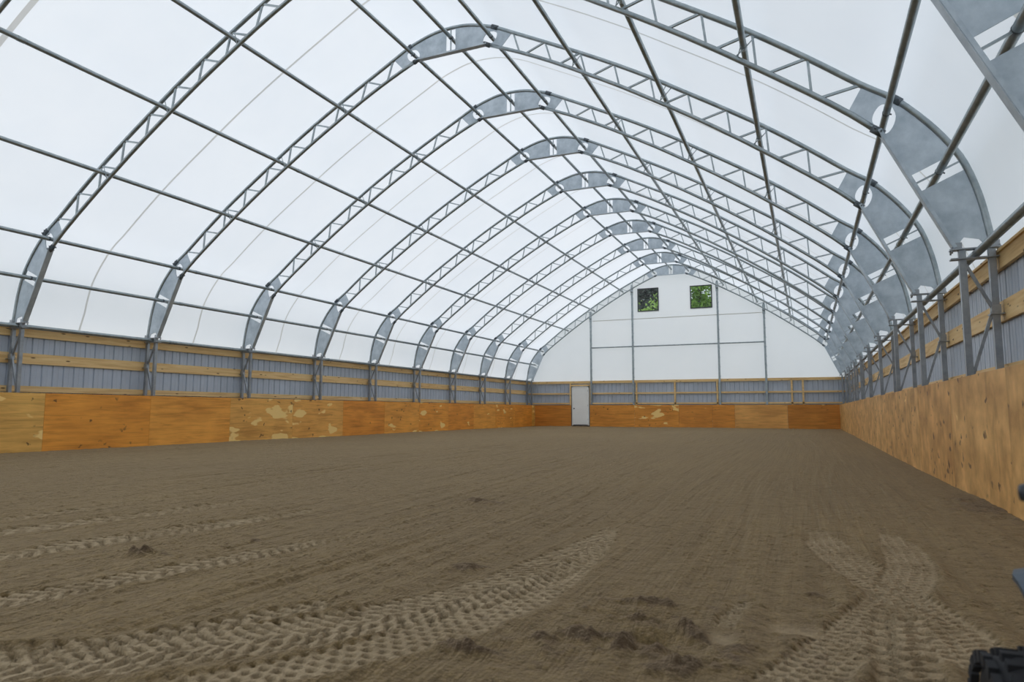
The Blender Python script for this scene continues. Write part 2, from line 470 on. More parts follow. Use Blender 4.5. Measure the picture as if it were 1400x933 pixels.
def build_floor():
    xs = np.concatenate([np.arange(-8.16, -1.0, 0.05), np.arange(-1.0, 2.9, 0.02), np.arange(2.9, 7.6, 0.0095), np.arange(7.6, 8.17, 0.02), [8.17]])
    ys = [YF]
    while ys[-1] < 1.2: ys.append(ys[-1] + 0.10)
    while ys[-1] < 4.8: ys.append(ys[-1] + 0.0095)
    d = 0.0095
    while ys[-1] < YE + 0.02:
        d = min(0.11, d * 1.006); ys.append(ys[-1] + d)
    ys = np.array(ys)
    X, Y = np.meshgrid(xs, ys)
    nx, ny = len(xs), len(ys)
    Z = np.zeros_like(X); P = np.zeros_like(X); W = np.zeros_like(X)
    # harrow furrows, swinging gently
    turn = np.clip((X - 6.9) / 1.2, 0, 1) * np.clip((5.5 - Y) / 3.5, 0, 1)
    lean = np.clip((8.0 - X) / 8.0, 0, 1.6)
    warp = X + 0.10 * np.sin(Y * 0.42 + X * 0.6) + 0.25 * fbm(X * 0.25, Y * 0.13, 3, 2) - lean * 0.16 * np.minimum(Y, 9.0) * np.clip((9 - Y) / 9, 0, 1) * 0.9 - turn * 0.5 * (Y - 3.5) ** 2 * 0.18
    prof = vnoise(warp * 9.0, Y * 0.25, 21) - 0.5 + 0.7 * (vnoise(warp * 22.0, Y * 0.6, 22) - 0.5)
    Z += 0.020 * prof * (0.55 + 0.9 * vnoise(X * 0.5, Y * 0.3, 5))
    Z += 0.022 * fbm(X * 9, Y * 9, 31, 4)
    Z += 0.05 * fbm(X * 0.5, Y * 0.4, 40, 2)
    # crumbs
    cr = vnoise(X * 28, Y * 28, 77)
    Z += 0.010 * np.clip(cr - 0.72, 0, 1) / 0.28 * (vnoise(X * 1.3, Y * 1.3, 78) > 0.4)
    def track(path, wid, pitch, depth=0.020, style='v', fade0=0.3, fade1=0.3, strength=1.0, seed=0, taper=(1, 1)):
        nonlocal Z, P
        C = crom(path, 14)
        C = np.array([(c.x, c.y) for c in C])
        seg = np.diff(C, axis=0); L = np.hypot(seg[:, 0], seg[:, 1]); S = np.concatenate([[0], np.cumsum(L)])
        tot = S[-1]
        j0, j1 = np.searchsorted(ys, [C[:, 1].min() - wid, C[:, 1].max() + wid]); i0, i1 = np.searchsorted(xs, [C[:, 0].min() - wid, C[:, 0].max() + wid])
        x = X[j0:j1, i0:i1]; y = Y[j0:j1, i0:i1]
        best = np.full(x.shape, 1e9); s = np.zeros_like(x); dd = np.zeros_like(x)
        for k in range(len(seg)):
            ux, uy = seg[k] / max(L[k], 1e-9)
            rx, ry = x - C[k, 0], y - C[k, 1]
            a = np.clip(rx * ux + ry * uy, 0, L[k])
            px, py = rx - a * ux, ry - a * uy
            q = px * px + py * py
            msk = q < best
            best = np.where(msk, q, best); s = np.where(msk, S[k] + a, s)
            dd = np.where(msk, ux * ry - uy * rx, dd)
        dist = np.sqrt(best)
        dist = np.where(np.abs(dd) < 1e-9, dist, dist) + 0.03 * fbm(x * 6, y * 6, 90 + seed, 2)
        wl_ = wid * np.clip(taper[0] + (1 - taper[0]) * s / 0.7, 0, 1) * np.clip(taper[1] + (1 - taper[1]) * (tot - s) / 1.5, 0, 1)
        edge = np.clip((wl_ / 2 - dist) / 0.02, 0, 1)
        end = np.clip(s / fade0, 0, 1) * np.clip((tot - s) / fade1, 0, 1) if fade0 > 0 else np.clip((tot - s) / fade1, 0, 1)
        patch = np.clip(0.75 + 3.4 * fbm(x * 3.4, y * 3.4, 95 + seed, 3), 0.05, 1)
        end = np.clip(end * 2.2 - 0.75 + 3.2 * fbm(x * 6, y * 6, 140 + seed, 3), 0, 1) * (end > 0)
        wgt = edge * end * strength
        s = s + 0.022 * fbm(x * 7, y * 7, 150 + seed, 3); dd = dd + 0.03 * fbm(x * 6, y * 6, 160 + seed, 3)
        side = np.sign(dd); ad = np.abs(dd)
        nz = fbm(x * 30, y * 30, 60 + seed, 3)
        if style == 'v':        # alternating tractor lugs, each broken into blocks
            ph = (s + ad * 0.5) / pitch + 0.5 * (side > 0)
            cut = np.sin(2 * np.pi * (ad / (wid * 0.20) + 0.37 * np.floor(ph)))
            bar = np.clip(0.1 + 2.6 * (np.sin(2 * np.pi * ph) - 0.2) + 2.2 * cut + 2.5 * nz, 0, 1)
        elif style == 'knob':   # rows of small dark lug holes
            row = dd / (wid / 5.0); ph = s / pitch + 0.5 * (np.floor(row) % 2)
            bar = np.clip(4.0 * (np.sin(2 * np.pi * ph) * np.abs(np.sin(np.pi * row)) - 0.30) + 2.0 * nz, 0, 1)
        else:                   # wide chevrons with centre nubs
            ph = (s + np.where(ad < wid * 0.28, ad * 0.55, 0.28 * wid * 0.55)) / pitch
            bar = np.clip(4.0 * (np.sin(2 * np.pi * ph) - 0.45) + 1.5 * nz, 0, 1)
            hole = np.clip(1.5 - ((ad - wid * 0.16) / 0.016) ** 2 - ((np.mod(ph + 0.25, 1) - 0.0) * pitch / 0.014 - 0.5 * pitch / 0.014 * 2 * (np.mod(ph + 0.25, 1) > 0.5)) ** 2, 0, 1)
            bar = np.maximum(bar, hole)
        bar = bar * (0.45 + 0.55 * patch)
        base = Z[j0:j1, i0:i1]
        new = base * (1 - 0.75 * wgt) + wgt * (-0.15 * depth - depth * 2.3 * bar + 0.010 * nz)
        rim = np.exp(-((dist - wid / 2 - 0.02) / 0.03) ** 2) * end * strength * 0.012 * (0.6 + fbm(x * 5, y * 5, 99 + seed, 2))
        Z[j0:j1, i0:i1] = new + rim
        P[j0:j1, i0:i1] = np.maximum(P[j0:j1, i0:i1], wgt * (0.04 + 0.92 * (1 - bar) * (0.4 + 0.6 * patch)))  # compacted tone, with raised blocks painted as lit and lug gaps left dark
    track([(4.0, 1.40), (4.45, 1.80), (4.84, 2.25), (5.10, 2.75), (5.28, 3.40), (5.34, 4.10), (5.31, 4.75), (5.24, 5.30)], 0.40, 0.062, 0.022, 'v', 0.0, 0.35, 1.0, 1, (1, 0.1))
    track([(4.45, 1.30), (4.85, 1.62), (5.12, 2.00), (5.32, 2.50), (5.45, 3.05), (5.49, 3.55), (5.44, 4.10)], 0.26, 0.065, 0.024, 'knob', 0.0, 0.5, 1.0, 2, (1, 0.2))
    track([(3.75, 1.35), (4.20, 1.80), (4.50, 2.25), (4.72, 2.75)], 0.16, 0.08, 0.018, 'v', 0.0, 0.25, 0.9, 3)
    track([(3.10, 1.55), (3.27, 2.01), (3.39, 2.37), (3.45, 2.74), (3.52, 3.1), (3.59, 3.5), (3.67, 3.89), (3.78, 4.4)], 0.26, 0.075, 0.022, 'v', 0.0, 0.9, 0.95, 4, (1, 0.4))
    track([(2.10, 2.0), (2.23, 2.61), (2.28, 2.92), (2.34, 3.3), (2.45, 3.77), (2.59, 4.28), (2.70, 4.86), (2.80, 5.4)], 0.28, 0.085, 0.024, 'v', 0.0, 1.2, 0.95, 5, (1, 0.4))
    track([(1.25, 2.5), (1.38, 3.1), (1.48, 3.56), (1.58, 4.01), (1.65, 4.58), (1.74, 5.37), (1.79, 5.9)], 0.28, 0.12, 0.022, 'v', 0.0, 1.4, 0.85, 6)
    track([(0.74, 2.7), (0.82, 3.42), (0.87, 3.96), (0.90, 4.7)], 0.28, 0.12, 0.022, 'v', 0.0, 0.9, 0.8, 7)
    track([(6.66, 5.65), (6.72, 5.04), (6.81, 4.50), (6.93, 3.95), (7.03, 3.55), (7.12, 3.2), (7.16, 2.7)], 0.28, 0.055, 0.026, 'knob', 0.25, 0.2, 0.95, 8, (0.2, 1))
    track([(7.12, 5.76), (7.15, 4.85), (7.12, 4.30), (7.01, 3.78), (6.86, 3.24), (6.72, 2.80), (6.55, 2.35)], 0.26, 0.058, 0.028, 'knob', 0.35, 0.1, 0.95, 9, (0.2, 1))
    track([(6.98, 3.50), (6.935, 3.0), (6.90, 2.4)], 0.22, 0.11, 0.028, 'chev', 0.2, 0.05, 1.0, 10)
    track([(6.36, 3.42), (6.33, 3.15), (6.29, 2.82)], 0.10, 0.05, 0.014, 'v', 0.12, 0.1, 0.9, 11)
    # churned soil and clods
    def mound(cx, cy, rx, ry, h, rough=0.6, ang=0.0, seed=0):
        nonlocal Z
        j0, j1 = np.searchsorted(ys, [cy - 3 * ry - rx, cy + 3 * ry + rx]); i0, i1 = np.searchsorted(xs, [cx - 3 * rx - ry, cx + 3 * rx + ry])
        x = X[j0:j1, i0:i1] - cx; y = Y[j0:j1, i0:i1] - cy
        u = x * math.cos(ang) + y * math.sin(ang); v = -x * math.sin(ang) + y * math.cos(ang)
        gss = np.exp(-(u / rx) ** 2 - (v / ry) ** 2)
        lump = fbm(x * 16 + 50, y * 16 + 50, 200 + seed, 4)
        Z[j0:j1, i0:i1] += gss * h * (0.75 if h > 0 else 1.0) * (1 + rough * 4.5 * lump)
        if h > 0: W[j0:j1, i0:i1] = np.maximum(W[j0:j1, i0:i1], np.clip((gss - 0.40 + 2.2 * lump) * 1.8, 0, 0.75))
    for k, a in enumerate([(5.86, 2.60, 0.22, 0.06, 0.045, 0.8, 0.5), (6.05, 2.80, 0.24, 0.05, 0.05, 0.8, -0.2), (6.22, 2.72, 0.18, 0.045, 0.04, 0.8, -0.7), (5.78, 2.40, 0.07, 0.04, 0.03, 1, 0.3),
                           (6.06, 2.48, 0.18, 0.07, 0.035, 1, 0.2), (6.24, 2.42, 0.16, 0.06, 0.03, 1, 0.6), (5.98, 3.14, 0.22, 0.04, 0.025, 0.9, 0.1), (5.47, 2.27, 0.13, 0.04, 0.035, 0.9, 0.1), (6.36, 2.60, 0.10, 0.05, 0.03, 0.8, 0.9),
                           (2.92, 2.98, 0.10, 0.06, 0.05, 0.9, 0.6), (3.05, 3.05, 0.03, 0.03, 0.02, 0.9, 0.6), (4.91, 3.48, 0.10, 0.06, 0.02, 0.9, 0.6), (3.23, 3.61, 0.05, 0.04, 0.02, 0.9, 0), (3.74, 5.9, 0.20, 0.10, 0.03, 1, 0.3),
                           (6.64, 3.55, 0.05, 0.02, 0.02, 0.5, 0), (8.0, 7.4, 0.20, 0.8, 0.03, 0.9, 0)]):
        mound(*a, seed=k)
    mound(6.03, 2.66, 0.16, 0.05, -0.05, 0.4, 0.25, 30); mound(5.92, 2.95, 0.18, 0.06, -0.03, 0.4, 0.1, 31)
    # scraped smooth patches
    for cx, cy, rx, ry in ((6.31, 2.76, 0.05, 0.09), (6.58, 2.99, 0.11, 0.07)):
        gss = np.exp(-((X - cx) / rx) ** 4 - ((Y - cy) / ry) ** 4)
        Z[:] = Z * (1 - gss) - 0.008 * gss
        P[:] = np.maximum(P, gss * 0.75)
    me = bpy.data.meshes.new('floor')
    nv = nx * ny
    me.vertices.add(nv)
    me.vertices.foreach_set('co', np.stack([X, Y, Z], -1).astype(np.float32).ravel())
    idx = np.arange(nv).reshape(ny, nx)
    q = np.stack([idx[:-1, :-1], idx[:-1, 1:], idx[1:, 1:], idx[1:, :-1]], -1).reshape(-1, 4)
    nq = len(q)
    me.loops.add(nq * 4); me.polygons.add(nq)
    me.loops.foreach_set('vertex_index', q.astype(np.int32).ravel())
    me.polygons.foreach_set('loop_start', (np.arange(nq) * 4).astype(np.int32))
    me.polygons.foreach_set('use_smooth', np.ones(nq, bool))
    me.update(calc_edges=True)
    at = me.attributes.new('packed_and_lit', 'FLOAT', 'POINT')
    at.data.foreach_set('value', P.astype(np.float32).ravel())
    at = me.attributes.new('moist', 'FLOAT', 'POINT')
    at.data.foreach_set('value', W.astype(np.float32).ravel())
    me.materials.append(M['soil'])
    o = link('floor', me); tag(o, 'raked brown sand floor marked with tyre tracks', kind='structure')
build_floor()

# ------------------------------------------------------------------ walls
# corrugated sheet: local x along the wall, z up, ribs stand off to +y (outwards)
PITCH_R, NR, ZC0, ZC1 = 0.238, 4, -0.10, 2.57
def sheet_mesh(nr):
    sec = []
    for k in range(nr):
        b = k * PITCH_R
        sec += [(b, 0), (b + 0.085, 0), (b + 0.098, 0.006), (b + 0.111, 0), (b + 0.196, 0), (b + 0.208, 0.026), (b + 0.226, 0.026)]
    sec.append((nr * PITCH_R, 0.0))
    vs = [(x, y, ZC0) for x, y in sec] + [(x, y, ZC1) for x, y in sec]
    n = len(sec)
    return MB().add(vs, [(i, i + 1, i + 1 + n, i + n) for i in range(n - 1)]).mesh('cladding_sheet', M['clad'])
SHEET = sheet_mesh(NR)

def board_mesh(name, ln, t, h):
    return MB().box(-ln / 2, ln / 2, -t / 2, t / 2, -h / 2, h / 2).mesh(name, M['lumber'])

PLY_L = board_mesh('plywood_panel', 2.535, 0.018, HP + 0.05); PLY_L.materials[0] = M['ply']
PLY_R = board_mesh('plywood_panel', 2.434, 0.018, HP + 0.05); PLY_R.materials[0] = M['plyk']
GIRT = board_mesh('girt', DT - 0.006, 0.038, 0.225)
TOPB = board_mesh('top_beam', DT - 0.006, 0.045, 0.18)
TOPL = board_mesh('top_plate', DT - 0.006, 0.075, 0.03)
BOTG = board_mesh('bottom_girt', DT - 0.006, 0.038, 0.13)

ORANGE = [(0.86, 0.345, 0.045), (0.82, 0.31, 0.038), (0.88, 0.38, 0.06)]
YELLOW = (0.85, 0.48, 0.12)
def side_wall(name, s):
    W = tag(empty(name), 'steel clad side wall with a plywood kick wall' if s < 0 else 'steel clad side wall beside the quad bike', kind='structure')
    rz = math.pi / 2 if s < 0 else -math.pi / 2      # local x along the wall; local +y points outwards
    y = YF
    while y < YE + 0.05:                              # cladding, shared mesh
        link('cladding_sheet', SHEET, W, (s * 8.715, y if s < 0 else y + NR * PITCH_R, 0), rz)
        y += NR * PITCH_R
    for i in range(-4, 9):                            # girts, one length per bay
        ym = TY(i) + DT / 2
        link('girt', GIRT, W, (s * 8.69, ym, 1.965), rz)
        link('top_beam', TOPB, W, (s * 8.68, ym, 2.515), rz)
        link('top_plate', TOPL, W, (s * 8.675, ym, 2.621), rz)
        link('bottom_girt', BOTG, W, (s * 8.69, ym, 1.315), rz)
    # plywood kick wall
    if s < 0:
        k0, L, P, y0 = -5, 2.54, PLY_L, 9.41
    else:
        k0, L, P, y0 = -4, 2.44, PLY_R, 6.76
    k = k0
    while y0 + L * k < YE - 0.05:
        ya = y0 + L * k
        me = P
        yb = ya + L
        if yb > YE:
            me = board_mesh('plywood_panel', YE - ya - 0.005, 0.018, HP + 0.05); me.materials[0] = P.materials[0]; yb = YE
        o = link('plywood_panel', me, W, (s * (WX + 0.009 + random.uniform(0, 0.004)), (ya + yb) / 2, (HP - 0.05) / 2), rz)
        if s < 0:
            c = {-1: YELLOW, 0: ORANGE[0], 1: ORANGE[2], 2: (0.84, 0.43, 0.10), 3: (0.84, 0.41, 0.09), 11: (0.80, 0.42, 0.08)}.get(k, ORANGE[k % 3])
            al = {-1: 0.12, 0: 0.02, 1: 0.0, 2: 0.205, 3: 0.18, 5: 0.14, 6: 0.16, 9: 0.16, 11: 0.2}.get(k, 0.05)
        else:
            v = random.uniform(-0.03, 0.03)
            c = (0.76 + v, 0.42 + v, 0.14 + v * 0.5); al = random.uniform(0.02, 0.08)
        o.color = (c[0], c[1], c[2], al)
        k += 1
    # cap board along the top edge of the plywood, behind it
    return W
wl = side_wall('wall_left', -1)
wr = side_wall('wall_right', 1)

# back wall -------------------------------------------------------
wb = tag(empty('wall_back'), 'white fabric gable wall with two small windows and a door', kind='structure')
DX0, DX1, DZ1 = -5.84, -4.84, 2.29
WINS = [(-1.95, -0.76, 6.48, 7.80), (0.97, 2.14, 6.49, 7.76)]
def fabric_end(y, z0, holes):
    xs = sorted(set([round(p.x, 4) for p in OUTC] + [v for h in holes for v in h[:2]]))
    top = lambda x: outer_at_x(abs(x)).y + 0.045
    mb = MB()
    for a, b in zip(xs, xs[1:]):
        if b - a < 1e-4: continue
        za, zb = top(a), top(b)
        hs = [h for h in holes if a >= h[0] - 1e-4 and b <= h[1] + 1e-4]
        if hs:
            _, _, h0, h1 = hs[0]
            if h0 > z0: mb.add([(a, y, z0), (b, y, z0), (b, y, h0), (a, y, h0)], [(0, 1, 2, 3)])
            mb.add([(a, y, h1), (b, y, h1), (b, y, zb), (a, y, za)], [(0, 1, 2, 3)])
        else:
            mb.add([(a, y, z0), (b, y, z0), (b, y, max(zb, z0 + .01)), (a, y, max(za, z0 + .01))], [(0, 1, 2, 3)])
    return mb
fe = link('gable_fabric', fabric_end(38.00, 2.56, WINS).mesh('gable_fabric', M['fabric']), wb)
for a, b, z in ((-4.6, 4.7, 6.08),):
    link('fabric_seam', MB().box(a, b, 37.985, 37.99, z - 0.018, z + 0.018).mesh('fabric_seam', M['seam']), wb)
x = -8.715
while x < 8.70:
    link('cladding_sheet', SHEET, wb, (x, 38.03, 0), 0); x += NR * PITCH_R
def back_board(name, x0, x1, z0, z1, y=37.94, t=0.045):
    o = link(name, MB().box(-(x1 - x0) / 2, (x1 - x0) / 2, -t / 2, t / 2, -(z1 - z0) / 2, (z1 - z0) / 2).mesh(name, M['lumber']), wb, ((x0 + x1) / 2, y, (z0 + z1) / 2))
    return o
STUDS = [-5.97, -4.75, -2.08, 0.04, 2.28, 5.97, 6.50]
for a, b in ((-8.65, -4.0), (-4.0, 0.2), (0.2, 4.4), (4.4, 8.65)):
    back_board('top_beam', a + 0.003, b - 0.003, 2.47, 2.61)
    back_board('bottom_girt', max(a, -8.65) + 0.003, b - 0.003, 1.27, 1.36) if b < -4.5 or a > -4.5 else None
back_board('bottom_girt', -8.65, DX0 - 0.19, 1.27, 1.36)
back_board('bottom_girt', DX1 + 0.16, -4.0, 1.27, 1.36)
segs = [-8.65] + STUDS + [8.65]
for a, b in zip(segs, segs[1:]):
    if a == -5.97: continue
    back_board('girt', a + 0.05, b - 0.05, 1.84, 1.93)
for sx in STUDS:
    back_board('stud', sx - 0.045, sx + 0.045, 1.0, 2.47)
back_board('door_header', -5.93, -4.79, 2.32, 2.40)
XB = [-WX, DX0 - 0.10]
def back_ply(x0, x1, c, al):
    me = MB().box(-(x1 - x0) / 2 + 0.003, (x1 - x0) / 2 - 0.003, -0.009, 0.009, -(HP + 0.05) / 2, (HP + 0.05) / 2).mesh('plywood_panel', M['ply'])
    o = link('plywood_panel', me, wb, ((x0 + x1) / 2, YE + 0.009 + random.uniform(0, 0.003), (HP - 0.05) / 2))
    o.color = (*c, al)
back_ply(-WX, DX0 - 0.06, (0.66, 0.245, 0.03), 0.02)
for a, b, c, al in ((DX1 + 0.06, -2.2, (0.78, 0.315, 0.045), 0.06), (-2.2, 0.24, (0.78, 0.315, 0.045), 0.20), (0.24, 2.0, (0.75, 0.295, 0.042), 0.12), (2.0, 3.15, (0.75, 0.295, 0.042), 0.0),
                     (3.15, 5.73, (0.82, 0.41, 0.11), 0.0), (5.73, WX, (0.66, 0.26, 0.035), 0.03)):
    back_ply(a, b, c, al)

# door
dr = tag(empty('door_1', ((DX0 + DX1) / 2, YE, 0)), 'white steel man door in the back wall', kind='structure')
cx = 0.0; hw = (DX1 - DX0) / 2
leaf = link('door_leaf', MB().box(-hw + 0.05, hw - 0.05, 0.0, 0.045, 0.11, DZ1 - 0.05).mesh('door_leaf', M['door']), dr)
for a, b, z0, z1 in ((-hw, -hw + 0.048, 0.06, DZ1), (hw - 0.048, hw, 0.06, DZ1), (-hw, hw, DZ1 - 0.048, DZ1)):
    link('door_frame', MB().box(a, b, -0.02, 0.10, z0, z1).mesh('door_frame', M['door'] if z0 < 1 else M['door']), dr)
link('threshold', MB().box(-hw, hw, -0.02, 0.12, -0.05, 0.06).mesh('threshold', M['bark']), dr)
hd = MB().lathe([(0.001, -0.075), (0.028, -0.07), (0.03, -0.05), (0.012, -0.04), (0.012, -0.012), (0.034, -0.01), (0.034, 0.0)], 12, (-hw + 0.12, 0.0, 1.03), 'y')
link('door_knob', hd.mesh('door_knob', M['clamp']), dr)
for z in (0.4, 1.2, 2.05):
    link('hinge', MB().tube([(hw - 0.05, -0.012, z - 0.05), (hw - 0.05, -0.012, z + 0.05)], 0.011, 8).mesh('hinge', M['post']), dr)
# windows
for i, (a, b, z0, z1) in enumerate(WINS):
    wn = tag(empty('window_%d' % (i + 1), ((a + b) / 2, 38.0, z0)), ['small square gable window, the left and darker one', 'small square gable window, the right one filled with green leaves'][i], kind='structure')
    hx, h = (b - a) / 2, z1 - z0
    fr = MB()
    for q in ((-hx, -hx + 0.05, 0, h), (hx - 0.05, hx, 0, h), (-hx + 0.05, hx - 0.05, 0, 0.05), (-hx + 0.05, hx - 0.05, h - 0.05, h)):
        fr.box(q[0], q[1], -0.03, 0.03, q[2], q[3])
    link('window_frame', fr.mesh('window_frame', M['dark']), wn)
    link('pane', MB().box(-hx + 0.05, hx - 0.05, -0.004, 0.004, 0.05, h - 0.05).mesh('pane', M['pane']), wn)

# unseen front wall behind the camera; its open doorway is added to let daylight in
wf = tag(empty('wall_front'), 'white fabric gable wall with a wide open doorway added for daylight', kind='structure')
link('gable_fabric', fabric_end(YF - 0.05, 0.0, [(-4.2, 4.2, 0.0, 5.0)]).mesh('gable_fabric', M['fabric']), wf)

# ------------------------------------------------------------------ roof membrane: panels welded at mid-bay seams
ce = tag(empty('ceiling'), 'white translucent fabric roof membrane', kind='structure')
def offset_curve(C, d):
    out = []
    for i, p in enumerate(C):
        t = (C[min(i + 1, len(C) - 1)] - C[max(i - 1, 0)]).normalized()
        out.append(p + Vector((-t.y, t.x)) * d)
    return out
def skirt(C):
    C = [c for c in C if c.y > 3.0]
    return [Vector((-8.80, 2.42)), Vector((-8.79, 2.6)), Vector((-8.72, 2.8))] + C + [Vector((8.72, 2.8)), Vector((8.79, 2.6)), Vector((8.80, 2.42))]
MEMB = skirt(offset_curve(OUTC, 0.047))
SEAM = [Vector((c.x * (1 - 0.012 / max(1.0, abs(c.x))), c.y - 0.012)) for c in MEMB]
yb = [YF - 0.05] + [TY(i) + DT * (0.15 if i == -1 else 0.47) for i in range(-4, 9)] + [38.05]
for a, b in zip(yb, yb[1:]):
    n = len(MEMB)
    mb = MB().add([(p.x, y, p.y) for y in (a, b) for p in MEMB], [(i, i + 1, i + 1 + n, i + n) for i in range(n - 1)], True)
    pn = link('fabric_panel', mb.mesh('fabric_panel', M['fabric']), ce)
    if b < 38:
        n = len(SEAM)
        sm = MB().add([(p.x, y, p.y) for y in (b - (0.045 if 6 < b < 7 else 0.022), b + (0.045 if 6 < b < 7 else 0.022)) for p in SEAM], [(i, i + 1, i + 1 + n, i + n) for i in range(n - 1)], True)
        link('weld_seam', sm.mesh('weld_seam', M['seam']), pn)

# ------------------------------------------------------------------ arch trusses
V2 = lambda a, b: Vector((a, b))
parts = []      # (name, mesh) in truss coordinates, y = 0
def part(name, mb, mat): parts.append((name, mb.mesh(name, mat)))
def both(name, mb, mat):
    part(name, mb, mat); part(name, mirror(mb), mat)
RT = 0.038
part('outer_chord', MB().tube([(p.x, 0, p.y) for p in OUTC], RT, 10), M['galv'])
both('inner_chord', MB().tube([(p.x, 0, p.y) for p in INNC], RT * 0.97, 10), M['galv'])
# flanged inner edge of the haunch and of the crown
HB, FB = V2(7.55, 4.19), V2(8.235, 2.69)
hdir = (FB - HB).normalized(); hnor = V2(-hdir.y, hdir.x)
if hnor.x < 0: hnor = -hnor
fl = MB()
a3 = lambda p, y=0: (p.x, y, p.y)
poly = [HB - hnor * 0.006, FB - hnor * 0.006, FB + hnor * 0.006, HB + hnor * 0.006]
fl.plate([(p.x, p.y) for p in poly], -0.055, 0.055)
for sy in (-1, 1):
    q = [HB, FB, FB + hnor * 0.035, HB + hnor * 0.035]
    fl.plate([(p.x, p.y) for p in q], sy * 0.055 - 0.004, sy * 0.055 + 0.004)
both('haunch_flange', fl, M['plate'])
cf = MB()
cf.plate([(-0.845, 8.412), (0.845, 8.412), (0.845, 8.424), (-0.845, 8.424)], -0.05, 0.05)
for sy in (-1, 1): cf.plate([(-0.845, 8.412), (0.845, 8.412), (0.845, 8.445), (-0.845, 8.445)], sy * 0.05 - 0.004, sy * 0.05 + 0.004)
part('crown_flange', cf, M['plate'])
PT = 0.006
def arc(c, rx, ry, ax, a0, a1, n=9):
    """ellipse points around c; ax = unit vector of its long axis"""
    ay = V2(-ax.y, ax.x)
    return [c + ax * (rx * math.cos(a)) + ay * (ry * math.sin(a)) for a in [math.radians(a0 + (a1 - a0) * k / (n - 1)) for k in range(n)]]
OI = offset_curve(OUTR, -0.034)     # inside face of the outer chord (right half)
# joints: hole centred between the clamps
HT = V2(7.75, 4.545)
def hole_pts(top, bot, side, rad):
    """half an oval notch between chords; side = direction the plate lies in"""
    ax = (top - bot).normalized()
    c = (top + bot) / 2
    ln = (top - bot).length / 2
    nn = side
    pts = []
    for k in range(11):
        a = math.pi * k / 10
        pts.append(c + ax * (math.cos(a) * (ln - 0.045)) + nn * (abs(math.sin(a)) ** 0.5 * rad))
    return pts     # from the top end to the bottom end
# haunch upper plate
t0, t1 = 0.405, 0.54
sl_a = HB.lerp(FB, t0); sl_b = HB.lerp(FB, t1)
sa_o = seg_hit(sl_a, hnor, OI); sb_o = seg_hit(sl_b, hnor, OI)
jo = seg_hit(HB, (HT - HB).normalized(), OI)
rdir = (V2(7.39, 4.805) - HT).normalized()         # up the rafter
hp = hole_pts(jo, HB, hdir, 0.155)
topo = curve_between(OI, jo, sa_o)
plate = topo + [sl_a] + [HB] + list(reversed(hp))
both('haunch_plate', MB().plate([(p.x, p.y) for p in plate], -PT, PT), M['plate'])
# haunch lower plate with the rounded cut-out above the base
end_o = OI[-1]
lo = curve_between(OI, sb_o, end_o)
cc = (FB + end_o) / 2 + V2(0, 0.02)
cut = [end_o + V2(-0.05, 0.0), end_o + V2(-0.055, 0.08), end_o + V2(-0.09, 0.125), FB + V2(0.11, 0.125), FB + V2(0.075, 0.08), FB + V2(0.06, 0.0)]
plate = lo + cut + [FB, sl_b]
both('haunch_plate', MB().plate([(p.x, p.y) for p in plate], -PT, PT), M['plate'])
# bar across the slot
sm_i = (sl_a + sl_b) / 2; sm_o = (sa_o + sb_o) / 2
both('slot_bar', MB().sq(a3(sm_i), a3(sm_o), 0.010), M['galv'])
# rafter end plate at the haunch
oe = V2(7.40, 4.765); ie = V2(7.24, 4.475)
hp2 = hole_pts(jo, HB, rdir, 0.14)
plate = [jo, ] + hp2 + [HB] + [V2(7.28, 4.44), ie, oe]
both('rafter_end_plate', MB().plate([(p.x, p.y) for p in plate], -PT, PT), M['plate'])
# crown plates
CB, CT = V2(0.845, 8.42), V2(1.03, 8.752)
jc = seg_hit(CB, (CT - CB).normalized(), OI)
cdir = V2(-1, 0.12).normalized()
hp3 = hole_pts(jc, CB, cdir, 0.15)
co_ = curve_between(OI, jc, V2(0.11, outer_at_x(0.11).y - 0.03))
plate = co_ + [V2(0.11, 8.42), CB] + list(reversed(hp3))
both('crown_plate', MB().plate([(p.x, p.y) for p in plate], -PT, PT), M['plate'])
odir = (V2(1.44, 8.545) - CT).normalized()
hp4 = hole_pts(jc, CB, odir, 0.14)
plate = [jc] + hp4 + [CB, V2(1.17, 8.285), V2(1.40, 8.535)]
both('rafter_end_plate', MB().plate([(p.x, p.y) for p in plate], -PT, PT), M['plate'])
part('slot_bar', MB().sq((0, 0, 8.42), (0, 0, 8.95), 0.012), M['galv'])
# joint clamps
for top, bot, d in ((HT, HB, V2(0.78, -0.62)), (CT, CB, V2(0.88, -0.47))):
    d = d.normalized()
    for c, r in ((top, 0.052), (bot, 0.048)):
        mb = MB().tube([a3(c - d * 0.075), a3(c + d * 0.075)], r, 10)
        for k in (-0.04, 0.04):
            e = c + d * k
            mb.tube([(e.x, -0.075, e.y), (e.x, 0.075, e.y)], 0.012, 6, ref=(1, 0, 0))
        both('joint_clamp', mb, M['clamp'])
